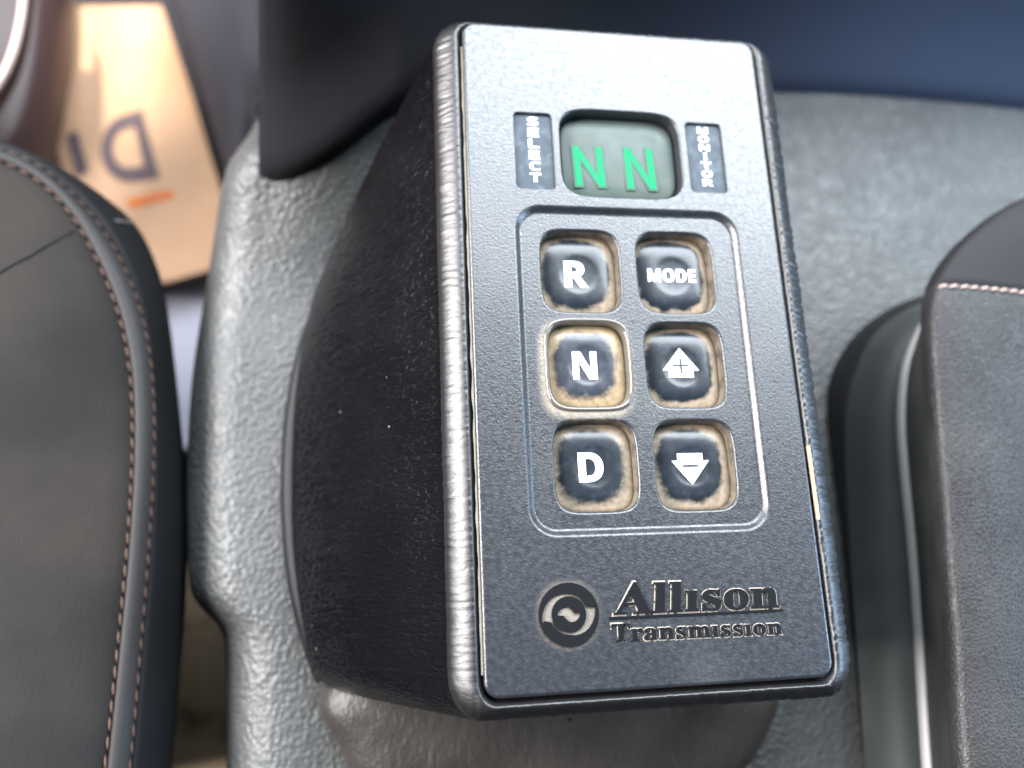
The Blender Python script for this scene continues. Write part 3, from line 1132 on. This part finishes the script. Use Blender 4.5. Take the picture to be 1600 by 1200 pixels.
def leather_rows(i0, i1):
    rows = []
    for t, dz in prof_t:
        row = []
        for i in range(i0, i1):
            p = r3[i]
            tgt = Vector((far.x, p.y * .75 + far.y * .25 + 6 * (i / N_), p.z))
            v = p.lerp(tgt, t)
            v.z = p.z + dz + 0.5 * noise.noise(Vector((v.x * .04, v.y * .04, 4))) * min(1, max(0, t) * 10)
            row.append(v)
        rows.append(row)
    return rows


LR = leather_rows(0, N_)
bm = bmesh.new()
loft(bm, [r[:split + 1] for r in LR])
link('cushion', bm, m_rleather, rs)
bm = bmesh.new()
loft(bm, [[v + Vector((0, 0, -.5 * (1 if k == 0 else 0))) for k, v in enumerate(r[split:])] for r in LR])
link('upper_panel', bm, m_rupper, rs)
bm = bmesh.new()
path = crom([r[split] + Vector((0, -0.6, 0.25)) for r in LR[2:11]], 80)
stitches(bm, path, 1.9, 0.55, 0.42, 0.5)
link('stitching', bm, m_thread2, rs)

# ------------------------------------------------------------------ sunlit cardboard in the left footwell
cb = thing('cardboard_sheet', 'sunlit tan cardboard sheet with dark upside down letters and an orange line', 'cardboard', at(200, 250, -200))
ZB = -200
cpts = [at(u, v, ZB) for u, v in ((-40, 10), (252, 8), (300, 150), (352, 318), (385, 405), (262, 440), (120, 440), (-60, 400))]
bm = bmesh.new()
poly_part(bm, [(p.x, p.y) for p in cpts][::-1], ZB - 3, ZB)
bmesh.ops.recalc_face_normals(bm, faces=bm.faces)
link('sheet', bm, m_card, cb, smooth=False)


def q5(p, z):
    return [tuple(at(u, v, z)) for u, v in p]


# upside-down letters: first corner is the glyph's own bottom left
text_part('lettering', 'D', None, ZB, 0.3, m_ink, cb, offset=0.035, quad=q5([(222, 172), (152, 192), (164, 293), (250, 278)], ZB))
text_part('lettering', 'I', None, ZB, 0.3, m_ink, cb, offset=0.0, quad=q5([(122, 205), (103, 211), (119, 276), (139, 268)], ZB))
text_part('lettering', 'N', None, ZB, 0.3, m_ink, cb, offset=0.03, quad=q5([(84, 214), (15, 225), (30, 285), (100, 270)], ZB))
bm = bmesh.new()
poly_part(bm, [(p[0], p[1]) for p in q5([(196, 313), (270, 297), (273, 308), (205, 326)], ZB)][::-1], ZB - .2, ZB + .25)
bmesh.ops.recalc_face_normals(bm, faces=bm.faces)
link('orange_line', bm, m_orange, cb, smooth=False)

# brown curved cover over its left end
bc = thing('curved_cover', 'brown curved vinyl cover with pale edging in front of the cardboard', 'cover', at(10, 80, -150))
b1 = crom([at(u, v, -110) for u, v in ((52, -90), (40, -20), (34, 30), (24, 75), (8, 115), (-20, 160))], 60)
bm = bmesh.new()
rows = [[Vector((p.x - 60 * t, p.y + 10 * t, p.z + 14 * math.sin(math.pi / 2 * min(1, t * 1.6)) - (8 if t == 0 else 0))) for p in b1] for t in (0, .004, .03, .08, .16, .3, .5, .8, 1)]
loft(bm, rows)
link('body', bm, m_brown, bc)
bm = bmesh.new()
tube(bm, [p + Vector((0, 0, .5)) for p in b1], 1.3, 8)
link('edging', bm, m_brownrim, bc)
b2 = crom([at(u, v, -150) for u, v in ((72, -90), (70, 0), (66, 60), (58, 120), (46, 170), (28, 215), (0, 250), (-40, 300))], 60)
bm = bmesh.new()
rows = [[Vector((p.x - 60 * t, p.y + 10 * t, p.z + 16 * math.sin(math.pi / 2 * min(1, t * 1.6)) - (30 if t == 0 else 0))) for p in b2] for t in (0, .004, .05, .12, .25, .5, .8, 1)]
loft(bm, rows)
link('lower_skirt', bm, m_brown, bc)
# olive sleeve between skirt and cardboard
b3 = crom([at(u, v, -185) for u, v in ((104, -60), (104, 30), (98, 90), (86, 140), (70, 190), (50, 240), (20, 290))], 50)
bm = bmesh.new()
rows = [[Vector((p.x - 40 * t, p.y, p.z + 8 * math.sin(math.pi / 2 * min(1, t * 2)) - (12 if t == 0 else 0))) for p in b3] for t in (0, .01, .1, .3, .6, 1)]
loft(bm, rows)
link('sleeve', bm, m_olive, bc)

# dark upright trim between the cardboard and the cover; lilac post beside it
tr = thing('door_sill_trim', 'dark purple grey trim standing between the cardboard and the engine cover', 'trim', at(330, 120, -230))
bm = bmesh.new()
t1 = crom([at(u, v, -185) for u, v in ((262, -60), (268, 10), (310, 130), (345, 240), (362, 330))], 50)
t2 = crom([at(u, v, -165) for u, v in ((372, -60), (374, 10), (380, 130), (378, 240), (372, 330))], 50)
rows = [[p + Vector((-2, 0, -60)) for p in t1], t1] + [[a.lerp(b_, t) + Vector((0, 0, 5 * math.sin(math.pi * t))) for a, b_ in zip(t1, t2)] for t in (.2, .4, .6, .8, 1)]
loft(bm, rows)
link('panel', bm, m_trimdark, tr)

# ------------------------------------------------------------------ setting: floor below everything
def flat(name, pts, z, th, mat):
    bm = bmesh.new()
    poly_part(bm, pts, z - th, z)
    bmesh.ops.recalc_face_normals(bm, faces=bm.faces)
    o = link(name, bm, mat, smooth=False)
    o['kind'] = 'structure'
    return o


flat('floor', [(-700, -500), (700, -500), (700, 700), (-700, 700)], -250, 10, m_floor)
c_ = [at(u, v, -150) for u, v in ((180, 880), (400, 880), (400, 1300), (180, 1300))]
flat('carpet', [(p.x, p.y) for p in c_][::-1], -150, 20, m_tan)
c_ = [at(u, v, -215) for u, v in ((200, 420), (380, 400), (380, 700), (200, 700))]
flat('floor_mat', [(p.x, p.y) for p in c_][::-1], -215, 20, m_lilac)

# ------------------------------------------------------------------ loose dust flecks on the housing's left wall are in its material
for o in S.objects:
    if o.type == 'MESH' and o.parent is None and 'kind' not in o and 'label' not in o:
        print('unlabelled', o.name)
